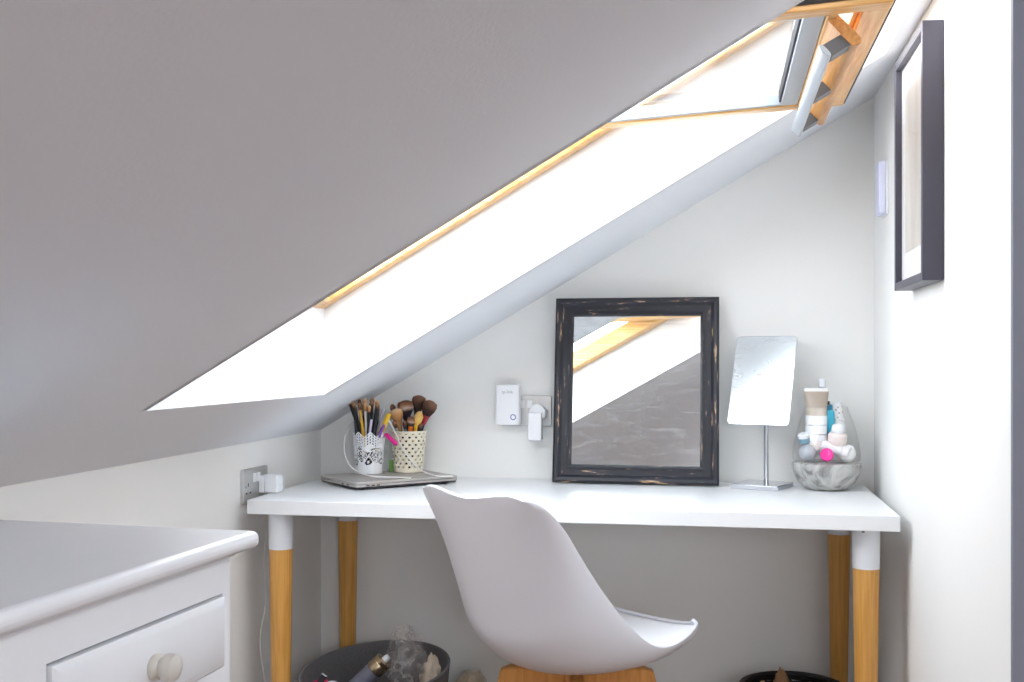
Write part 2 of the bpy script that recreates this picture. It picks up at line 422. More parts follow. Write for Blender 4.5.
# ventilation flap (rounded board) and the aluminium control bar on brackets
def slanted(p0, p1, th, n=6):
    d = Vector((p1[0]-p0[0], p1[1]-p0[1])); L = d.length; d /= L; q = Vector((-d.y, d.x)); pts = []
    for k in range(n+1):
        a = -math.pi/2 + math.pi*k/n
        pts.append(Vector(p1) - d*th/2 + (d*math.cos(a)+q*math.sin(a))*th/2)
    for k in range(n+1):
        a = math.pi/2 + math.pi*k/n
        pts.append(Vector(p0) + d*th/2 + (d*math.cos(a)+q*math.sin(a))*th/2)
    return [tuple(p) for p in pts]
rel(MB().prism(slanted((1.322, 1.630), (1.368, 1.580), .018), 'y', -1.252, -.645), win).build('vent_flap', wood('flap_pine', (190, 128, 62), (226, 168, 98), (40, 2.5, 40), .4), win)
cb = [(1.304, 1.5785), (1.308, 1.5805), (1.313, 1.5770), (1.322, 1.5665), (1.3235, 1.5615), (1.319, 1.5605), (1.312, 1.5660), (1.306, 1.5730)]
bar_o = rel(MB().prism(cb, 'y', -1.262, -.615), win).build('control_bar', M['alu'], win, bevel=.001)
for (y0, y1) in ((-1.246, -1.205), (-.945, -.905), (-.68, -.64)):
    rel(MB().prism([(1.309, 1.582), (1.326, 1.565), (1.357, 1.583), (1.345, 1.602)], 'y', y0, y1), win).build('bracket', M['grey_plastic'], win, bevel=.001)

w2 = empty('fill_roof_light', ((QX0+QX1)/2, (QY0+QY1)/2, 2.43))  # unseen roof light, added to brighten the chest, chair and knee wall
tag(w2, 'added unseen roof light giving fill from behind the viewer', 'roof window', kind='structure')
for (y0, y1) in ((QY0-.03, QY0+.03), (QY1-.03, QY1+.03)): rel(MB().box(QX0-.03, QX1+.03, y0, y1, 2.431, 2.48), w2).build('frame_rail', M['pine'], w2)
for (a, b) in ((QX0-.03, QX0+.03), (QX1-.03, QX1+.03)): rel(MB().box(a, b, QY0+.03, QY1-.03, 2.431, 2.48), w2).build('frame_jamb', M['pine_y'], w2)
rel(MB().box(QX0+.03, QX1-.03, QY0+.03, QY1-.03, 2.45, 2.456), w2).build('pane', M['pane'], w2, smooth=False)

# ================================================================ desk
ZT = .74; DX0, DX1, DY0 = .0365, 1.5325, -.600
desk = empty('desk', ((DX0+DX1)/2, -.3, 0))
tag(desk, 'white-topped desk on bamboo legs spanning the alcove', 'desk')
rel(MB().box(DX0, DX1, DY0, -.004, ZT-.034, ZT), desk).build('tabletop', M['desk'], desk, bevel=.0015)
for (x, y) in ((.1002, -.545), (1.4685, -.545), (.104, -.062), (1.462, -.062)):
    l = rel(MB().lathe([(0, 0), (.0185, 0), (.0195, .004), (.0285, .618), (0, .618)], 32, (x, y, 0)), desk).build('leg', M['bamboo'], desk)
    c = MB().lathe([(0, .617), (.0292, .617), (.0302, .702), (.0302, .706), (0, .706)], 32, (x, y, 0))
    c.move((-desk.location.x, -desk.location.y, 0)); cap = c.build('leg_cap', M['white_metal'], l)
rel(MB().box(1.4555, 1.4615, -.578, -.575, .699, .706), desk).build('screw', M['grey_plastic'], desk)

# ================================================================ chair
chair = empty('shell_chair', (.834, -.613, 0), R(53))
tag(chair, 'white moulded shell chair with padded seat and wooden legs', 'chair')
ST = [  # centre x,z | edge x,z | half width
 (.238, .462, .205, .487, .165), (.240, .452, .190, .484, .188), (.215, .430, .145, .472, .203), (.12, .405, .085, .463, .213), (.02, .394, .030, .466, .216),
 (-.08, .396, -.020, .490, .213), (-.165, .418, -.075, .540, .206), (-.222, .468, -.130, .602, .199), (-.243, .54, -.172, .655, .196),
 (-.267, .63, -.206, .700, .195), (-.294, .715, -.242, .746, .194), (-.316, .772, -.282, .786, .186), (-.326, .794, -.306, .800, .163)]
def interp(t):
    n = len(ST)-1; f = t*n; i = min(int(f), n-1); f -= i
    def g(k): return ST[max(0, min(n, k))]
    a, b, c, d = g(i-1), g(i), g(i+1), g(i+2)
    return [.5*((2*b[q])+(c[q]-a[q])*f+(2*a[q]-5*b[q]+4*c[q]-d[q])*f*f+(3*b[q]-a[q]-3*c[q]+d[q])*f**3) for q in range(5)]
def shell_pt(t, u):
    cx_, cz_, ex, ez, w = interp(t)
    k = abs(u)**2.1
    cz_ += .018*max(0.0, (t-.86)/.14)**2*math.sin(math.pi*min(1.0, abs(u))**1.6)
    return Vector((cx_+(ex-cx_)*k, w*math.sin(u*math.pi/2*.92)/math.sin(math.pi/2*.92), cz_+(ez-cz_)*k))
def shell_nrm(t, u):
    e = 1e-3
    a = shell_pt(min(1, t+e), u)-shell_pt(max(0, t-e), u); b = shell_pt(t, min(1, u+e))-shell_pt(t, max(-1, u-e))
    n = a.cross(b).normalized()
    if n.z + .3*n.x < 0: n = -n
    return n
NT, NU = 56, 36
mb = MB(); mb.add([shell_pt(i/NT, -1+2*j/NU) for i in range(NT+1) for j in range(NU+1)],
                  [(i*(NU+1)+j, i*(NU+1)+j+1, (i+1)*(NU+1)+j+1, (i+1)*(NU+1)+j) for i in range(NT) for j in range(NU)])
mb.build('shell', M['shell'], chair, solidify=.0075, bevel=.0025, angle=180)
mt, mu = 26, 22; vs = []; fs = []
for lay in (0, 1):
    for i in range(mt+1):
        for j in range(mu+1):
            a, b = i/mt, -1+2*j/mu
            t = .085+(.47-.085)*a; u = .80*b
            h = (1-abs(b)**4)*(1-abs(2*a-1)**5)
            vs.append(shell_pt(t, u) + shell_nrm(t, u)*(.0045 + lay*(.004+.026*max(0, h)**.6)))
for lay in (0, 1):
    o = lay*(mt+1)*(mu+1)
    fs += [(o+i*(mu+1)+j, o+i*(mu+1)+j+1, o+(i+1)*(mu+1)+j+1, o+(i+1)*(mu+1)+j) for i in range(mt) for j in range(mu)]
N1 = (mt+1)*(mu+1)
loop = [j for j in range(mu+1)] + [i*(mu+1)+mu for i in range(1, mt+1)] + [mt*(mu+1)+j for j in range(mu-1, -1, -1)] + [i*(mu+1) for i in range(mt-1, 0, -1)]
fs += [(loop[k], loop[(k+1) % len(loop)], N1+loop[(k+1) % len(loop)], N1+loop[k]) for k in range(len(loop))]
MB().add(vs, fs).build('cushion', M['cushion'], chair, angle=60)
for k in range(4):
    a = R(45+90*k)
    poly = [(.012, .382), (.150, .386), (.172, .378), (.262, .004), (.262, 0), (.226, 0), (.222, .004), (.138, .30), (.120, .318), (.012, .318)]
    mb = MB().prism(poly, 'y', -.0155, .0155); mb.move((0, 0, 0), Matrix.Rotation(a, 3, 'Z'))
    mb.build('leg', M['chair_wood'], chair, bevel=.004)
MB().lathe([(0, .312), (.03, .312), (.03, .389), (0, .389)], 20).build('hub', M['chair_wood'], chair, bevel=.002)

# ================================================================ chest of drawers
chest = empty('chest_of_drawers', (.576, -1.763, 0), R(-4.3))
tag(chest, 'white painted chest of drawers against the knee wall', 'chest of drawers')
# local: x towards the room (front at 0), y along the front (far end 0, near end negative)
CD, CL, CH = .44, .84, .861
MB().box(-CD, 0, -CL, 0, CH-.022, CH).build('top', M['chest'], chest, bevel=.0095, seg=4)
MB().box(-CD+.02, -.020, -CL+.026, -.026, CH-.029, CH-.0215).build('top_moulding', M['chest'], chest, bevel=.004)
body = MB()
fx = -.026
body.box(-CD+.012, fx-.055, -CL+.034, -.034, .06, CH-.028)            # carcass
for (y0, y1) in ((-CL+.034, -CL+.05), (-.05, -.034)): body.box(fx-.055, fx-.02, y0, y1, .06, CH-.028)
rows = [(.702, .787), (.545, .662), (.35, .505), (.115, .31)]
ya_, yb_ = -.034, -CL+.034
cols_top = [(-.054, -.374), (-.44, -.785)]
# face frame built around the drawer openings
zs = [CH-.028] + [q for r in rows for q in (r[1]+.003, r[0]-.003)] + [.06]
for a, b in zip(zs[0::2], zs[1::2]): body.box(fx-.02, fx, yb_, ya_, b, a)
for (z0, z1), cl in zip(rows, [cols_top, [(-.055, -.785)], [(-.055, -.785)], [(-.055, -.785)]]):
    edges = [ya_] + [e for c in cl for e in (c[0]+.003, c[1]-.003)] + [yb_]
    for a, b in zip(edges[0::2], edges[1::2]): body.box(fx-.02, fx, b, a, z0-.003, z1+.003)
body.build('body', M['chest'], chest)
for y in (ya_-.03, yb_+.03):
    for x in (fx-.03, -CD+.05): MB().box(x-.025, x+.025, y-.025, y+.025, 0, .06).build('foot', M['chest'], chest, bevel=.003)
for (z0, z1), cl in zip(rows, [cols_top, [(-.055, -.785)], [(-.055, -.785)], [(-.055, -.785)]]):
    for (y1, y0) in cl:
        dr = MB(); dr.box(fx-.015, fx+.004, y0, y1, z0, z1)
        # raised field with a chamfered border
        e = .010
        A = [(fx+.004, y0, z0), (fx+.004, y1, z0), (fx+.004, y1, z1), (fx+.004, y0, z1)]
        B = [(fx+.010, y0+e, z0+e), (fx+.010, y1-e, z0+e), (fx+.010, y1-e, z1-e), (fx+.010, y0+e, z1-e)]
        dr.add(A+B, [(0,1,5,4), (1,2,6,5), (2,3,7,6), (3,0,4,7), (4,5,6,7)])
        d = dr.build('drawer', M['chest'], chest)
        for ky in ([(y0+y1)/2] if len(cl) == 2 else [y0+.16, y1-.16]):
            kb = MB().lathe([(0, 0), (.0135, 0), (.0148, .003), (.0140, .0075), (.0110, .0105), (.0120, .0125), (.0152, .0165), (.0158, .021), (.0140, .0265), (.008, .030), (0, .031)], 28)
            kb.move((fx+.0095, ky, (z0+z1)/2), Matrix.Rotation(R(90), 3, 'Y'))
            kb.build('knob', M['knob'], d)

# ================================================================ leaning mirror
mw, mh, fw = .446, .508, .049
lean = R(8)
mir = empty('leaning_mirror', (.9275, -.0965, ZT+.0005)); mir.rotation_euler = (-lean, 0, R(-.5))
tag(mir, 'large mirror in a worn black wooden frame leaning on the wall', 'mirror')
def rail(name, poly, mat):       # mitred moulding: outer edge, hump, inner edge
    return None
prof = [(0, .004), (0, .022), (.006, .026), (.014, .0245), (.022, .018), (.034, .017), (.042, .0195), (.046, .018), (.050, .010), (.050, .004)]   # (inset, thickness)
def moulding(corners, name, mat):
    (o0, o1), (i0, i1) = corners
    vs = []; n = len(prof)
    for e in (0, 1):
        o, i_ = (o0, i0) if e == 0 else (o1, i1)
        for (t, h) in prof:
            k = t/fw; vs.append((o[0]+(i_[0]-o[0])*k, -h, o[1]+(i_[1]-o[1])*k))
    fs = [(k, (k+1) % n, n+(k+1) % n, n+k) for k in range(n)] + [tuple(range(n)), tuple(range(n, 2*n))[::-1]]
    return MB().add(vs, fs).build(name, mat, mir, angle=25)
o = [(-mw/2, 0), (mw/2, 0), (mw/2, mh), (-mw/2, mh)]
i_ = [(-mw/2+fw, fw), (mw/2-fw, fw), (mw/2-fw, mh-fw), (-mw/2+fw, mh-fw)]
for k, nm in enumerate(('bottom_rail', 'side_rail', 'top_rail', 'side_rail')):
    moulding(((o[k], o[(k+1) % 4]), (i_[k], i_[(k+1) % 4])), nm, M['worn_h'] if k % 2 == 0 else M['worn_v'])
MB().box(-mw/2+fw-.006, mw/2-fw+.006, -.0095, -.006, fw-.006, mh-fw+.006).build('mirror_glass', M['mirror'], mir, smooth=False)
MB().box(-mw/2+.006, mw/2-.006, -.004, .0, .006, mh-.006).build('backing', M['dark'], mir)

# ================================================================ cosmetic mirror
cm = empty('vanity_mirror', (1.262, -.115, ZT+.0005), R(-22))
tag(cm, 'small tilting vanity mirror on a chrome stem and square base', 'mirror')
MB().box(-.063, .063, -.063, .063, 0, .0125).build('base', M['chrome'], cm, bevel=.0015)
MB().lathe([(0, .012), (.0065, .012), (.0062, .165), (.0062, .262), (0, .264)], 20, (0, .030, 0)).build('stem', M['chrome'], cm)
pw, ph, tl = .166, .243, R(17)
def rrect(w, h, r, n=5):
    pts = []
    for (cx_, cz_, a0) in ((w/2-r, h/2-r, 0), (-w/2+r, h/2-r, 90), (-w/2+r, -h/2+r, 180), (w/2-r, -h/2+r, 270)):
        for k in range(n+1):
            a = R(a0+90*k/n); pts.append((cx_+r*math.cos(a), cz_+r*math.sin(a)))
    return pts
rot = Matrix.Rotation(-tl, 3, 'X')
pc = (-.004, .012, .282)
pl = MB().prism(rrect(pw, ph, .010), 'y', -.002, .004).move(pc, rot).build('plate', M['chrome'], cm, angle=40)
MB().prism(rrect(pw-.003, ph-.003, .009), 'y', -.0032, -.0021).move(pc, rot).build('mirror_glass', M['mirror2'], pl)
MB().lathe([(0, -.012), (.009, -.012), (.009, .012), (0, .012)], 16).move((0, .027, .268)).build('pivot', M['chrome'], cm)

# ================================================================ glass jar on marbled bowl with toiletries
JX, JY = 1.424, -.118
jar = empty('glass_jar', (JX, JY, ZT+.0005))
tag(jar, 'rounded glass jar with grey marbled base, filled with toiletries', 'jar')
MB().lathe([(0, 0), (.044, 0), (.056, .004), (.072, .018), (.084, .042), (.0875, .060), (.0865, .068), (.082, .0705), (0, .0705)], 40).build('marbled_base', M['marble'], jar)
gp = [(.080, .0712), (.0865, .078), (.0868, .092), (.0835, .115), (.077, .145), (.068, .175), (.0585, .200), (.0545, .214)]
gi = [(r-.0022, z) for r, z in gp[::-1]]
MB().lathe(gp+gi, 44).build('glass', M['jar_glass'], jar)
JZ = ZT+.0712
def up(o, loc, rot=(0,0,0)):
    o.location = loc; o.rotation_euler = rot; return o
G = 'toiletries in the glass jar'
def lathe_thing(name, parts, loc, rot, label, cat, group=None):
    e = empty(name, loc); e.rotation_euler = rot
    tag(e, label, cat, group)
    for nm, prof_, mat in parts: MB().lathe(prof_, 24).build(nm, mat, e)
    return e
wp = M['white_plastic']
# squeeze tube standing on its white cap
tube_e = empty('cream_tube', (JX-.026, JY-.012, .884))
tag(tube_e, 'taupe squeeze tube standing crimp-end up in the glass jar', 'tube', G)
MB().lathe([(0, 0), (.0265, 0), (.0275, .003), (.0275, .022), (.026, .023)], 28).build('cap', wp, tube_e)
MB().lathe([(.0255, .0235), (.0275, .025), (.0275, .047), (.0262, .048), (0, .048)], 28).build('collar', wp, tube_e)
vs = []; n = 28; fs = []
lev = [(0, .0262, .0262), (.015, .0266, .0245), (.035, .0285, .016), (.055, .0305, .006), (.062, .0310, .0022), (.0705, .0312, .0016)]
for (z, a, b) in lev: vs += [(a*math.cos(2*math.pi*k/n), b*math.sin(2*math.pi*k/n), .048+z) for k in range(n)]
fs = [(i*n+k, i*n+(k+1) % n, (i+1)*n+(k+1) % n, (i+1)*n+k) for i in range(len(lev)-1) for k in range(n)] + [tuple(range(n))[::-1], tuple(range((len(lev)-1)*n, len(lev)*n))]
MB().add(vs, fs).build('tube_body', ramp_z('taupe_tube', [(0, (196, 184, 170)), (.25, (190, 178, 164)), (.3, (172, 158, 144)), (.86, (166, 150, 136)), (.9, (226, 224, 220)), (1, (228, 226, 222))], .4, 0.0), tube_e)
lathe_thing('cream_pot', [('pot', [(0, 0), (.026, 0), (.028, .003), (.028, .024), (.0265, .0245)], plain('pearl', (222, 216, 212), .35)), ('lid', [(.0285, .0245), (.0292, .027), (.0292, .038), (.027, .040), (0, .040)], wp)],
            (JX-.026, JY-.010, .843), (0, 0, 0), 'small pearly white cream pot under the taupe tube', 'pot', G)
lathe_thing('lotion_bottle', [('bottle', [(0, 0), (.0225, 0), (.024, .003), (.024, .026), (.018, .034)], plain('blush_bottle', (236, 222, 216), .35)), ('cap', [(.0165, .034), (.0165, .048), (.013, .053), (.006, .056), (0, .0565)], wp)],
            (JX+.024, JY-.026, .857), (R(8), R(4), 0), 'short pale pink bottle with rounded white cap in the jar', 'bottle', G)
lathe_thing('blue_bottle', [('bottle', [(0, 0), (.013, 0), (.0142, .002), (.0142, .075), (.010, .081)], colour((40, 178, 206), .35)), ('cap', [(.009, .080), (.011, .081), (.011, .093), (0, .094)], colour((24, 120, 150), .3)), ('nozzle', [(.0045, .094), (.0045, .103), (0, .1035)], M['black'])],
            (JX+.011, JY+.004, .866), (R(4), R(-4), 0), 'turquoise blue slim bottle standing in the glass jar', 'bottle', G)
def patterned():
    m, nt, p = newmat('grey_floral_wrap')
    tc = nt.nodes.new('ShaderNodeTexCoord'); n = nt.nodes.new('ShaderNodeTexVoronoi'); n.inputs['Scale'].default_value = 110
    nt.links.new(tc.outputs['Object'], n.inputs['Vector'])
    cr = nt.nodes.new('ShaderNodeValToRGB'); e = cr.color_ramp.elements
    e[0].position = .1; e[0].color = rgb((140, 138, 140)); e[1].position = .4; e[1].color = rgb((240, 238, 236))
    nt.links.new(n.outputs['Distance'], cr.inputs['Fac']); nt.links.new(cr.outputs['Color'], p.inputs['Base Color']); setp(p, Roughness=.6)
    return m
lathe_thing('deodorant_can', [('can', [(0, 0), (.0185, 0), (.0195, .002), (.0195, .070), (.0185, .072)], patterned()), ('lid', [(.0188, .0722), (.0188, .078), (.0175, .080), (0, .080)], wp)],
            (JX+.035, JY+.022, .884), (R(-3), R(-9), 0), 'white can with grey floral print in the glass jar', 'can', G)
lathe_thing('clear_pump_bottle', [('bottle', [(0, 0), (.0125, 0), (.0135, .003), (.0135, .10), (.006, .108)], plain('frosted_white', (236, 237, 239), .3)), ('pump', [(.0055, .108), (.0055, .122), (.009, .124), (.009, .142), (.0075, .144), (0, .144)], wp)],
            (JX-.006, JY+.036, .882), (0, 0, 0), 'tall frosted white bottle behind the taupe tube', 'bottle', G)
lathe_thing('white_roller', [('body', [(0, 0), (.0120, 0), (.0135, .002), (.0135, .052), (.012, .054), (.0, .054)], wp), ('cap', [(.0, .0545), (.0145, .0545), (.0150, .057), (.0150, .070), (.0135, .072), (0, .072)], plain('off_white', (232, 231, 232), .35))],
            (JX-.014, JY-.028, .858), (0, R(106), R(-15)), 'white tube lying slanted at the front of the glass jar', 'tube', G)
lathe_thing('pink_pot', [('lid', [(0, 0), (.0150, 0), (.0168, .0025), (.0168, .010), (.0150, .013), (0, .0135)], colour((236, 40, 150), .4)), ('pot', [(0, -.012), (.0130, -.012), (.0145, -.010), (.0145, -.0002), (0, -.0002)], colour((240, 120, 180), .4))],
            (JX-.004, JY-.061, .8335), (R(78), 0, R(-8)), 'bright magenta round pot at the front of the jar', 'pot', G)
for (dx, dy, z, c, lab) in ((.048, -.032, .8365, (240, 240, 238), 'white cotton ball at the right of the jar'), (-.048, -.028, .8365, (180, 184, 190), 'grey cotton ball low at the left of the jar'),
                           (-.034, .040, .838, (236, 236, 236), 'white cotton ball behind the pearly pot'), (.045, .035, .838, (236, 235, 233), 'white cotton ball beneath the floral can')):
    bm = bmesh.new(); bmesh.ops.create_icosphere(bm, subdivisions=3, radius=.0220)
    for v in bm.verts: v.co *= 1+.14*noise.noise(v.co*70+Vector((dx*300, z*10, 0)))
    me = bpy.data.meshes.new('cotton_ball'); bm.to_mesh(me); bm.free(); me.shade_smooth()
    me.materials.append(plain('cotton', c, .95, var=.05, scale=80, bump=.5, bscale=300))
    o = bpy.data.objects.new('cotton_ball', me); COL.objects.link(o); o.location = (JX+dx, JY+dy, z)
    tag(o, lab, 'cotton ball', G)
lathe_thing('teal_pot', [('pot', [(0, 0), (.013, 0), (.015, .002), (.015, .014), (0, .014)], colour((120, 160, 176), .4)), ('lid', [(0, .0142), (.0155, .0142), (.0155, .022), (.014, .024), (0, .024)], wp)],
            (JX-.055, JY-.022, .862), (R(14), R(-10), 0), 'small teal pot with white lid at the jar left side', 'pot', G)

# ================================================================ laptop and pots
lt, ll, lr = Vector((.236, -.382)), Vector((.081, -.225)), Vector((.454, -.164))
ax = (lr-lt); ay = (ll-lt); LW, LD = ax.length, ay.length
lap = empty('laptop', (lt.x, lt.y, ZT), math.atan2(ax.y, ax.x))
tag(lap, 'closed grey laptop lying on the left end of the desk', 'laptop')
for x in (.03, LW-.03):
    for y in (.03, LD-.03): MB().lathe([(0, .0004), (.008, .0004), (.0075, .0042), (0, .0042)], 12, (x, y, 0)).build('rubber_foot', M['dark'], lap)
MB().box(.004, LW-.004, .004, LD-.004, .004, .0085).build('bottom_cover', M['laptop_dark'], lap, bevel=.002)
MB().prism([(p[0]+LW/2, p[1]+LD/2) for p in rrect(LW, LD, .010)], 'z', .0085, .0145).build('base', M['laptop'], lap, bevel=.001)
MB().prism([(p[0]+LW/2, p[1]+LD/2) for p in rrect(LW, LD, .010)], 'z', .0155, .0215).build('lid', M['laptop'], lap, bevel=.0015)
MB().box(.05, LW-.05, LD-.012, LD-.002, .0143, .0157).build('hinge', M['laptop_dark'], lap)
for x in (.03, .045, .06): MB().box(x, x+.009, -.0004, .003, .0100, .0130).build('port', M['dark'], lap)
for y in (.04, .07): MB().box(-.0004, .003, y, y+.012, .0100, .0130).build('port', M['dark'], lap)
ZL = ZT+.022

def holed_pot(name, loc, r0, r1, h, mat, label, kind):
    e = empty(name, loc); tag(e, label, 'pot')
    n, m = (72, 30) if kind == 'lace' else (96, 44); vs = []; fs = []
    def scal(k): return .016*(1-abs(((k*8/n) % 1)*2-1)) if kind == 'lace' else 0.0
    for i in range(m+1):
        for k in range(n):
            hh = h-.016+scal(k) if kind == 'lace' else h
            z = hh*i/m; r = r0+(r1-r0)*z/h; a = 2*math.pi*k/n
            vs.append((r*math.cos(a), r*math.sin(a), z))
    def hole(i, k):
        if kind == 'dots':
            row = i//4
            if i < 4 or i > m-3: return False
            return i % 4 in (1, 2) and (k+(row % 2)*3) % 6 in (1, 2)
        if i < 7 or i > m-2: return False
        kk = ((k+3) % 12)-5.5
        d = abs(kk)+abs(i-14.5)
        if d < 6.2: return (1.2 < d < 2.6 or 3.4 < d < 4.6 or 5.4 < d < 6.2) and (i*2+k) % 5 != 0
        d2 = abs(((k+9) % 12)-5.5)+abs(i-8.5)
        if i < 12 and d2 < 3.2: return d2 > 1.2
        if i >= 21: return i % 2 == 0 and k % 2 == 0
        return False
    fs = [(i*n+k, i*n+(k+1) % n, (i+1)*n+(k+1) % n, (i+1)*n+k) for i in range(m) for k in range(n) if not hole(i, k)]
    MB().add(vs, fs).build('pierced_wall', mat, e, solidify=.0014, angle=60)
    MB().lathe([(0, .0003), (r0-.001, .0003), (r0-.001, .0025), (0, .0025)], 32).build('bottom', mat, e)
    if kind == 'dots':
        MB().lathe([(r1-.001, h-.002), (r1+.0018, h-.002), (r1+.0018, h+.0015), (r1-.001, h+.0015), (r1-.001, h-.002)], 48).build('rim', mat, e)
    return e
PA = Vector((.196, -.150, ZL)); PB = Vector((.292, -.088, ZL))
holed_pot('lace_pot', PA, .0355, .0455, .118, M['pot_white'], 'white lace-pierced pot with scalloped rim holding slim brushes', 'lace')
holed_pot('cream_pierced_pot', PB, .0400, .0495, .114, M['pot_cream'], 'cream pierced pot with straight rim holding fluffy brushes', 'dots')

bris = {'brown': ramp_z('brown_bristles', [(0, (40, 26, 22)), (.45, (96, 62, 44)), (.8, (176, 128, 92)), (1, (150, 104, 76))]),
        'dark': ramp_z('dark_bristles', [(0, (30, 22, 22)), (.5, (70, 44, 36)), (1, (132, 92, 70))]),
        'tan': ramp_z('tan_bristles', [(0, (176, 120, 70)), (.6, (206, 150, 96)), (1, (226, 190, 150))]),
        'duo': ramp_z('duo_bristles', [(0, (52, 34, 40)), (.35, (62, 40, 48)), (.55, (196, 168, 150)), (.75, (140, 92, 62)), (1, (112, 72, 50))]),
        'yellow': ramp_z('yellow_bristles', [(0, (226, 170, 60)), (.5, (240, 198, 110)), (1, (226, 178, 110))])}
BK = (26, 26, 32)
def brush(pot, foot, head, hr, handle, ferrule, br, bw, bl, label, group, pointed=.5):
    """foot: offset in the pot (dx, dy); head: (dx, dy, z) of the bristle base above the pot base"""
    a = Vector((foot[0], foot[1], .004)); b = Vector(head); d = (b-a).normalized(); L = (b-a).length
    e = empty('makeup_brush', pot + a)
    e.rotation_mode = 'QUATERNION'; e.rotation_quaternion = Vector((0, 0, 1)).rotation_difference(d)
    tag(e, label, 'brush', group)
    fl = min(.028, L*.25)
    MB().lathe([(0, 0), (hr*.45, .0005), (hr*.6, .01), (hr, L*.55), (hr*.8, L-fl), (0, L-fl)], 12).build('handle', colour(handle, .35), e)
    MB().lathe([(0, L-fl), (hr*.85, L-fl), (max(hr*.9, bw*.55), L), (0, L)], 14).build('ferrule', colour(ferrule, .3, .5 if ferrule[0] > 90 and max(ferrule)-min(ferrule) < 40 else 0.0), e)
    MB().lathe([(0, L-.002), (max(hr*.85, bw*.5), L-.002), (bw*.9, L+bl*.35), (bw, L+bl*.62), (bw*(1-.45*pointed), L+bl*.86), (bw*.35, L+bl*.98), (0, L+bl)], 18).build('bristles', bris[br], e)
    return e
GA, GB = 'slim brushes in the lace pot', 'fluffy brushes in the cream pot'
SLV = (176, 172, 168)
slim = [  # foot, head, handle, ferrule, bristles, width, length, label
 ((.012, .010), (-.050, .000, .178), BK, BK, 'dark', .0045, .020, 'slim black brush leaning farthest left in the lace pot'),
 ((.010, -.004), (-.040, -.010, .182), BK, BK, 'brown', .0055, .018, 'slim black brush second from the left in the lace pot'),
 ((.004, .014), (-.030, .014, .186), BK, SLV, 'dark', .005, .018, 'slim brush with silver ferrule leaning left at the back of the lace pot'),
 ((.002, -.012), (-.020, -.018, .176), (232, 176, 52), (214, 160, 70), 'brown', .005, .020, 'slim brush with yellow handle at the front of the lace pot'),
 ((.0, .004), (-.013, .004, .183), BK, (222, 206, 190), 'tan', .007, .024, 'brush with pale ferrule and tan tip in the lace pot'),
 ((-.002, -.006), (-.006, -.012, .172), (236, 232, 232), (236, 230, 226), 'tan', .0055, .024, 'slim white-handled brush in the middle of the lace pot'),
 ((-.004, .014), (.003, .016, .188), BK, BK, 'brown', .007, .020, 'black brush with brown tip at the back of the lace pot'),
 ((-.006, -.002), (.010, -.008, .182), BK, BK, 'brown', .006, .018, 'black brush just right of centre in the lace pot'),
 ((-.008, .010), (.019, .010, .186), BK, (60, 56, 60), 'tan', .0065, .016, 'black brush with tan tip right of centre in the lace pot'),
 ((-.010, -.008), (.026, -.010, .172), BK, (90, 84, 92), 'dark', .005, .020, 'slim black brush leaning right in the lace pot')]
spots = ['at the far left back', 'left of the yellow-handled one', 'at the back left', 'behind the white-handled one', 'at the back centre', 'at the front centre', 'at the back right', 'at the front right']
for q, w_ in enumerate(spots):
    hx = -.046+q*.0105; hy = (.024 if 'back' in w_ or 'behind' in w_ else -.020)
    slim.append(((hx*.5, -.022 if q % 2 else hy*.6), (hx, hy, .164+.012*((q*5) % 3)/2), BK, BK, ('dark', 'brown', 'tan')[q % 3], .0052, .019, 'slim black brush '+w_+' of the lace pot'))
for (ft, hd, hc, fc, br, bw, bl, lab) in slim: brush(PA, ft, hd, .0052, hc, fc, br, bw, bl, lab, GA)
def pencil(pot, a, b, r, col, tip, label, group, capc=None):
    a = Vector(a); b = Vector(b); d = (b-a).normalized(); L = (b-a).length
    e = empty('pencil', pot+a); e.rotation_mode = 'QUATERNION'; e.rotation_quaternion = Vector((0, 0, 1)).rotation_difference(d)
    tag(e, label, 'pencil', group)
    MB().lathe([(0, 0), (r, .0005), (r, L*.62), (0, L*.62)], 12).build('barrel', colour(col, .35), e)
    MB().lathe([(0, L*.62), (r*1.08, L*.62), (r*1.08, L-.004), (r*.8, L), (0, L)], 12).build('cap', colour(capc or col, .35), e)
    return e
pencil(PA, (-.012, -.010, .004), (.016, -.026, .150), .0036, (150, 96, 180), None, 'purple pencil standing at the front of the lace pot', GA, (214, 200, 224))
pencil(PA, (-.014, .004, .004), (.062, -.012, .166), .0066, (232, 176, 36), None, 'thick yellow pencil leaning right out of the lace pot', GA, (244, 196, 50))
pencil(PA, (-.016, -.012, .004), (.052, -.026, .136), .0040, (132, 84, 176), None, 'violet pencil leaning low to the right in the lace pot', GA)
pencil(PA, (-.010, .016, .004), (.040, .006, .178), .0038, (216, 210, 214), None, 'pale grey pencil leaning right in the lace pot', GA, (196, 190, 200))
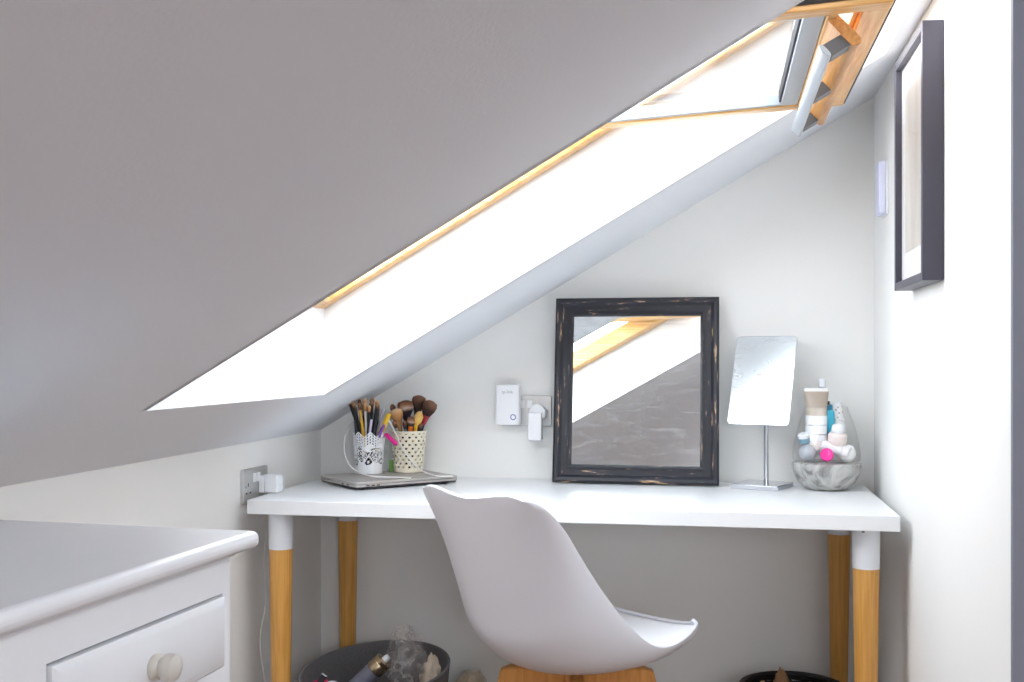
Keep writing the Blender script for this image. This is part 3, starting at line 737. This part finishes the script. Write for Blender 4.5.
fluffy = [
 ((.010, .006), (-.041, .004, .160), .0055, BK, BK, 'dark', .0085, .030, 'narrow black brush leaning farthest left in the cream pot', .6),
 ((.006, -.010), (-.026, -.014, .142), .0055, BK, (186, 140, 96), 'tan', .019, .036, 'tan fan-shaped brush at the front left of the cream pot', .2),
 ((.002, .012), (-.010, .012, .158), .0065, BK, (44, 36, 48), 'duo', .024, .042, 'large two-tone powder brush in the cream pot', .25),
 ((-.002, .018), (.020, .022, .172), .0070, BK, (36, 32, 36), 'dark', .020, .042, 'tallest dark brown fluffy brush in the cream pot', .2),
 ((-.008, .008), (.050, .006, .158), .0070, BK, (176, 60, 66), 'dark', .021, .044, 'dark fluffy brush with red ferrule leaning right in the cream pot', .25),
 ((-.004, -.014), (.013, -.024, .130), .0065, BK, (240, 120, 30), 'duo', .012, .026, 'short brush with orange ferrule in the cream pot', .3),
 ((-.006, -.004), (.029, -.018, .132), .0062, (240, 190, 50), (240, 190, 50), 'yellow', .013, .040, 'yellow brush with honey-coloured tapered head in the cream pot', .8),
 ((.004, .0), (-.002, -.026, .122), .005, BK, (120, 140, 150), 'dark', .007, .024, 'slim dark brush at the front middle of the cream pot', .4),
 ((-.010, -.006), (.033, -.016, .118), .0050, BK, (70, 90, 96), 'dark', .008, .020, 'slim dark brush low at the right of the cream pot', .4),
 ((.012, -.006), (-.030, -.022, .124), .0045, BK, (210, 206, 202), 'brown', .006, .020, 'slim brush with silver ferrule at the front left of the cream pot', .4)]
for (ft, hd, hr, hc, fc, br, bw, bl, lab, pt) in fluffy: brush(PB, ft, hd, hr, hc, fc, br, bw, bl, lab, GB, pt)
# pink pen hooked between the pots, green box behind
pk = MB().tube([(.246, -.158, .872), (.251, -.1585, .867), (.262, -.160, .858), (.276, -.162, .8465), (.281, -.1622, .8445)], [.0045, .006, .006, .006, .0035], 12).build('hair_clip', colour((236, 40, 150), .35))
tag(pk, 'bright pink clip resting between the two brush pots', 'clip')
gb = MB().box(-.0085, .0085, -.006, .006, 0, .032).build('green_box', colour((120, 168, 84), .5), bevel=.002); gb.location = (.2455, -.092, ZL+.0003)
tag(gb, 'small green box standing between the brush pots', 'box')

cpts = [(.448, -.205, ZL+.0022), (.405, -.215, ZL+.003), (.352, -.170, ZL+.012), (.318, -.150, ZL+.035), (.290, -.150, ZL+.075), (.272, -.152, ZL+.112),
        (.258, -.160, ZL+.142), (.240, -.148, ZL+.156), (.215, -.105, ZL+.160), (.170, -.095, ZL+.155), (.140, -.120, ZL+.140), (.128, -.150, ZL+.105), (.134, -.180, ZL+.065),
        (.158, -.208, ZL+.028), (.192, -.228, ZL+.010), (.240, -.255, ZL+.0025), (.300, -.262, ZL+.0022), (.350, -.272, ZL+.0022)]
tag(MB().tube(catmull(cpts, 8), .0019, 8).build('white_cable', M['cord']), 'thin white cable looping around the brush pots', 'cable')

# ================================================================ sockets and plugs
def socket(name, loc, rz, label, double=True):
    """local: face towards -y, x to the right, plate centre at the origin"""
    e = empty(name, loc, rz); tag(e, label, 'socket')
    w, h = .146, .086
    MB().prism(rrect(w, h, .005), 'y', -.009, 0).build('plate', M['plate'], e, bevel=.0015)
    for sx in (-1, 1):
        cx_ = sx*.036
        rk = MB().box(sx*.012-.0075, sx*.012+.0075, -.013, -.0085, .008, .030).build('rocker', wp, e, bevel=.001)
        for (dx, dz, ww, hh) in ((0, .004, .004, .009), (-.011, -.016, .0065, .004), (.011, -.016, .0065, .004)):
            MB().box(cx_+sx*.010+dx-ww/2, cx_+sx*.010+dx+ww/2, -.0095, -.0088, dz-hh/2, dz+hh/2).build('pin_slot', M['dark'], e)
    for sx in (-1, 1): MB().lathe([(0, 0), (.003, 0), (.003, .0012), (0, .0012)], 12).move((sx*.0603, -.009, 0), Matrix.Rotation(R(90), 3, 'X')).build('screw', M['chrome'], e)
    return e
socket('wall_socket', (.6135, -.0005, .9315), 0, 'double wall socket behind the signal booster and white plug')
socket('wall_socket', (.0005, -.4855, .7635), R(90), 'steel double socket on the knee wall beside the desk')
# signal booster
ex = empty('signal_booster', (.568, -.0105, .893)); tag(ex, 'white plug-in wifi booster with blue ring button', 'wifi booster')
MB().prism([(p[0], p[1]+.057) for p in rrect(.066, .114, .007)], 'y', -.042, -.004).build('body', M['white_plastic'], ex, bevel=.004, seg=3)
MB().box(-.024, .024, -.004, 0, .025, .08).build('plug_back', wp, ex)
rg = MB()
n = 24; vs = [(.0165+r*math.cos(2*math.pi*k/n), y, .0225+r*math.sin(2*math.pi*k/n)) for (r, y) in ((.0058, -.0418), (.0058, -.0428), (.0082, -.0428), (.0082, -.0418)) for k in range(n)]
rg.add(vs, [(i*n+k, i*n+(k+1) % n, ((i+1) % 4)*n+(k+1) % n, ((i+1) % 4)*n+k) for i in range(4) for k in range(n)])
rg.build('button_ring', M['blue_led'], ex)
def text_mesh(txt, size):
    cu = bpy.data.curves.new('lettering', 'FONT'); cu.body = txt; cu.size = size; cu.align_x = 'CENTER'; cu.extrude = .0001
    t = bpy.data.objects.new('lettering', cu); COL.objects.link(t)
    dg = bpy.context.evaluated_depsgraph_get(); me = bpy.data.meshes.new_from_object(t.evaluated_get(dg))
    bpy.data.objects.remove(t); return me
me = text_mesh('tp-link', .0125); me.materials.clear(); me.materials.append(M['grey_print'])
lo = bpy.data.objects.new('logo_lettering', me); COL.objects.link(lo); lo.parent = ex; lo.location = (0, -.0422, .089); lo.rotation_euler = (R(90), 0, 0)
# white plug adaptor
pl_ = empty('power_plug', (.6495, -.0105, .8505)); tag(pl_, 'white power plug hanging from the socket beside the mirror', 'plug')
MB().prism([(-.0235, .060), (-.0235, .085), (-.012, .098), (0, .1035), (.012, .098), (.0245, .085), (.0245, .064), (.018, .060)], 'y', -.030, 0).build('plug_body', wp, pl_, bevel=.003)
MB().prism([(-.019, 0), (.012, 0), (.015, .004), (.0155, .078), (-.0225, .078), (-.0225, .004)], 'y', -.046, -.012).build('adaptor', wp, pl_, bevel=.003)
# charger on the knee wall and its lead
ch = empty('phone_charger', (.0105, -.452, .752)); tag(ch, 'white charger block plugged into the knee wall socket', 'charger')
MB().box(.0, .014, -.020, .020, -.010, .032).build('plug_body', wp, ch, bevel=.002)
MB().box(.014, .050, -.021, .021, -.010, .034).build('block', wp, ch, bevel=.003)
MB().tube(catmull([(.007, .0, -.009), (.010, .004, -.04), (.008, .012, -.10), (.0, .014, -.19), (.003, .020, -.29), (-.003, -.004, -.385), (.002, .014, -.50), (.004, .02, -.62), (.02, .0, -.70), (.06, -.03, -.748)], 6), .0016, 6).build('lead', M['cord'], ch)

# ================================================================ picture and sensor on the right wall
pic = empty('framed_picture', (W, -.7635, 1.2245)); tag(pic, 'framed beige print in a deep dark frame on the right wall', 'picture')
PY0, PY1, PH, PT = -.1635, .1635, .4835, .039
fr_w = .016
for (nm, y0, y1, z0, z1) in (('frame_stile', PY0, PY0+fr_w, 0, PH), ('frame_stile', PY1-fr_w, PY1, 0, PH), ('frame_rail', PY0+fr_w, PY1-fr_w, 0, fr_w), ('frame_rail', PY0+fr_w, PY1-fr_w, PH-fr_w, PH)):
    MB().box(-PT, -.001, y0, y1, z0, z1).build(nm, M['frame_dark'], pic, bevel=.001)
MB().box(-.026, -.004, PY0+fr_w, PY1-fr_w, fr_w, PH-fr_w).build('mat_board', M['mat_board'], pic)
MB().box(-.0268, -.0260, PY0+.060, PY1-.060, .075, PH-.075).build('print', M['art'], pic)
MB().box(-.032, -.0305, PY0+fr_w, PY1-fr_w, fr_w, PH-fr_w).build('pane', M['pane'], pic, smooth=False)
sen = empty('wall_thermostat', (W, -.215, 1.436)); tag(sen, 'small white wall control in the corner by the picture', 'wall control')
MB().box(-.006, 0, -.040, .034, -.002, .132).build('back_plate', wp, sen, bevel=.002)
MB().box(-.022, -.006, -.038, .030, 0, .130).build('cover', plain('cool_white_plastic', (222, 224, 246), .35), sen, bevel=.003)

# ================================================================ baskets under the desk
def oval_basket(name, loc, rx, ry, h, taper, mat, label, th=.006):
    e = empty(name, loc); tag(e, label, 'basket')
    n = 56; vs = []; rings = []
    lev = [(0, taper, 0), (0.004, taper, 1)]
    out = [(taper+(1-taper)*(k/10)**.8, h*k/10) for k in range(11)]
    inn = [(s-th/rx, max(z, .006)) for s, z in out[::-1]]
    prof = out+inn
    for (s, z) in prof: vs += [(rx*s*math.cos(2*math.pi*k/n), ry*s*math.sin(2*math.pi*k/n), z) for k in range(n)]
    m = len(prof)
    fs = [(i*n+k, i*n+(k+1) % n, (i+1)*n+(k+1) % n, (i+1)*n+k) for i in range(m-1) for k in range(n)] + [tuple(range(n))[::-1], tuple(range((m-1)*n, m*n))]
    MB().add(vs, fs).build('wall', mat, e)
    MB().tube([(rx*(1-.5*th/rx)*math.cos(2*math.pi*k/n), ry*(1-.5*th/rx)*math.sin(2*math.pi*k/n), h) for k in range(n+1)], th*.62, 8, caps=False).build('rim', mat, e)
    return e
BX, BY = .300, -.412
oval_basket('felt_basket', (BX, BY, 0), .180, .268, .300, .80, M['felt'], 'dark grey oval basket of odds and ends under the desk')
def blob(name, mat, loc, r, amp, sc, label, cat, scale=(1,1,1), sub=4, seed=0.0):
    bm = bmesh.new(); bmesh.ops.create_icosphere(bm, subdivisions=sub, radius=r)
    for v in bm.verts:
        d = v.co.normalized()
        k = 1+amp*(noise.noise(d*sc+Vector((seed, 0, 0)))+.6*abs(noise.noise(d*sc*2.3+Vector((0, seed, 3)))))
        v.co = Vector((d.x*scale[0], d.y*scale[1], d.z*scale[2]))*r*k
    me = bpy.data.meshes.new(name); bm.to_mesh(me); bm.free(); me.shade_smooth(); me.materials.append(mat)
    o = bpy.data.objects.new(name, me); COL.objects.link(o); o.location = loc
    tag(o, label, cat); return o
bag = blob('plastic_bag', M['bag'], (.358, -.36, .305), .062, .34, 1.7, 'crumpled clear plastic bag bulging out of the grey basket', 'bag', (.72, .70, 1.28), 5, 4.2)
for v in bag.data.vertices:
    n_ = noise.noise(Vector(v.co)*38)+.5*noise.noise(Vector(v.co)*80); v.co += v.co.normalized()*.0035*n_
blob('crumpled_cloth', plain('beige_cloth', (214, 196, 176), .9, var=.08), (.423, -.335, .235), .058, .4, 3, 'crumpled beige cloth in the grey basket beside the bag', 'cloth', (.42, .6, 1.25), 4, 9.1)
blob('dark_pouch', plain('dark_fabric', (38, 36, 40), .8), (.285, -.39, .125), .105, .2, 2, 'dark fabric pouch at the bottom of the grey basket', 'pouch', (1.0, 1.45, .9), 4, 2.0)
sb = empty('spray_bottle', (.262, -.43, .262)); sb.rotation_euler = (R(-6), R(46), 0); tag(sb, 'slate spray bottle with metallic collar leaning in the grey basket', 'bottle')
MB().lathe([(0, -.05), (.021, -.05), (.0225, -.046), (.0225, .046), (.0205, .050)], 24).build('bottle', plain('slate_bottle', (112, 112, 126), .4), sb)
MB().lathe([(.0215, .050), (.0235, .052), (.0235, .074), (.0222, .076), (.0228, .078), (.0228, .086), (0, .087)], 24).build('collar', plain('bronze_metal', (190, 168, 138), .25, metal=.9), sb)
MB().lathe([(.0085, .087), (.0085, .096), (.0065, .101), (0, .102)], 16).build('nozzle', wp, sb)
blob('magenta_pouch', colour((206, 20, 92), .4), (.168, -.455, .250), .026, .3, 3, 'bright magenta pouch at the left inside the grey basket', 'pouch', (1, 1, .9), 3, 1.0)
mb = MB().box(-.008, .008, -.004, .004, -.014, .014); mb.move((0, 0, 0), Matrix.Rotation(R(28), 3, 'Y'))
o = mb.build('silver_clasp', M['chrome'], bevel=.001); o.location = (.184, -.487, .285); tag(o, 'small silver clasp lying beside the magenta pouch', 'clasp')
pts = [(.020*math.cos(2*math.pi*k/20*.9), .008*math.sin(2*math.pi*k/20), .014*math.sin(2*math.pi*k/20*.9)) for k in range(21)]
o = MB().tube(pts, .0026, 8).build('hair_band', M['cord']); o.location = (.206, -.478, .262); tag(o, 'white hair band curled on top of the grey basket contents', 'hair band')
blob('fluffy_slipper', M['beige_fluff'], (.470, -.085, .103), .10, .22, 4, 'fluffy pale beige bundle on the floor beside the grey basket', 'bundle', (.52, .9, 1.0), 4, 3.3)
# black wicker basket
wb = empty('wicker_basket', (1.335, -.215, 0)); tag(wb, 'round black wicker basket under the right end of the desk', 'basket')
n = 48; wv = MB()
for k in range(19):
    z = .012+k*.0125; s = .82+.18*(z/.24)
    ph = math.pi*(k % 2)
    wv.tube([((.128*s+.004*math.cos(12*2*math.pi*q/n+ph))*math.cos(2*math.pi*q/n), (.128*s+.004*math.cos(12*2*math.pi*q/n+ph))*math.sin(2*math.pi*q/n), z) for q in range(n+1)], .0062, 6, caps=False)
w_o = wv.build('weave', M['wicker'], wb); w_o['kind'] = 'stuff'
MB().tube([(.129*math.cos(2*math.pi*q/n), .129*math.sin(2*math.pi*q/n), .246) for q in range(n+1)], .0085, 8, caps=False).build('rim', M['wicker'], wb)
MB().lathe([(0, .001), (.104, .001), (.104, .008), (0, .008)], 36).build('bottom', M['wicker'], wb)
for q in range(24):
    a = 2*math.pi*q/24
    MB().tube([(.104*math.cos(a), .104*math.sin(a), .004), (.129*math.cos(a), .129*math.sin(a), .246)], .0035, 6).build('stake', M['wicker'], wb)
tan = plain('tan_suede', (150, 112, 80), .9, var=.2, scale=60, bump=.4, bscale=150)
blob('tan_slipper', tan, (1.306, -.215, .205), .085, .15, 3, 'tan suede bundle standing tallest in the wicker basket', 'bundle', (.28, .45, 1.0), 4, 6.0)
blob('beige_slipper', plain('beige_suede', (190, 160, 118), .9, var=.15, scale=60), (1.258, -.215, .172), .082, .12, 3, 'pale beige rounded bundle at the left in the wicker basket', 'bundle', (.25, .45, 1.05), 4, 8.0)
bpy.context.view_layer.update()
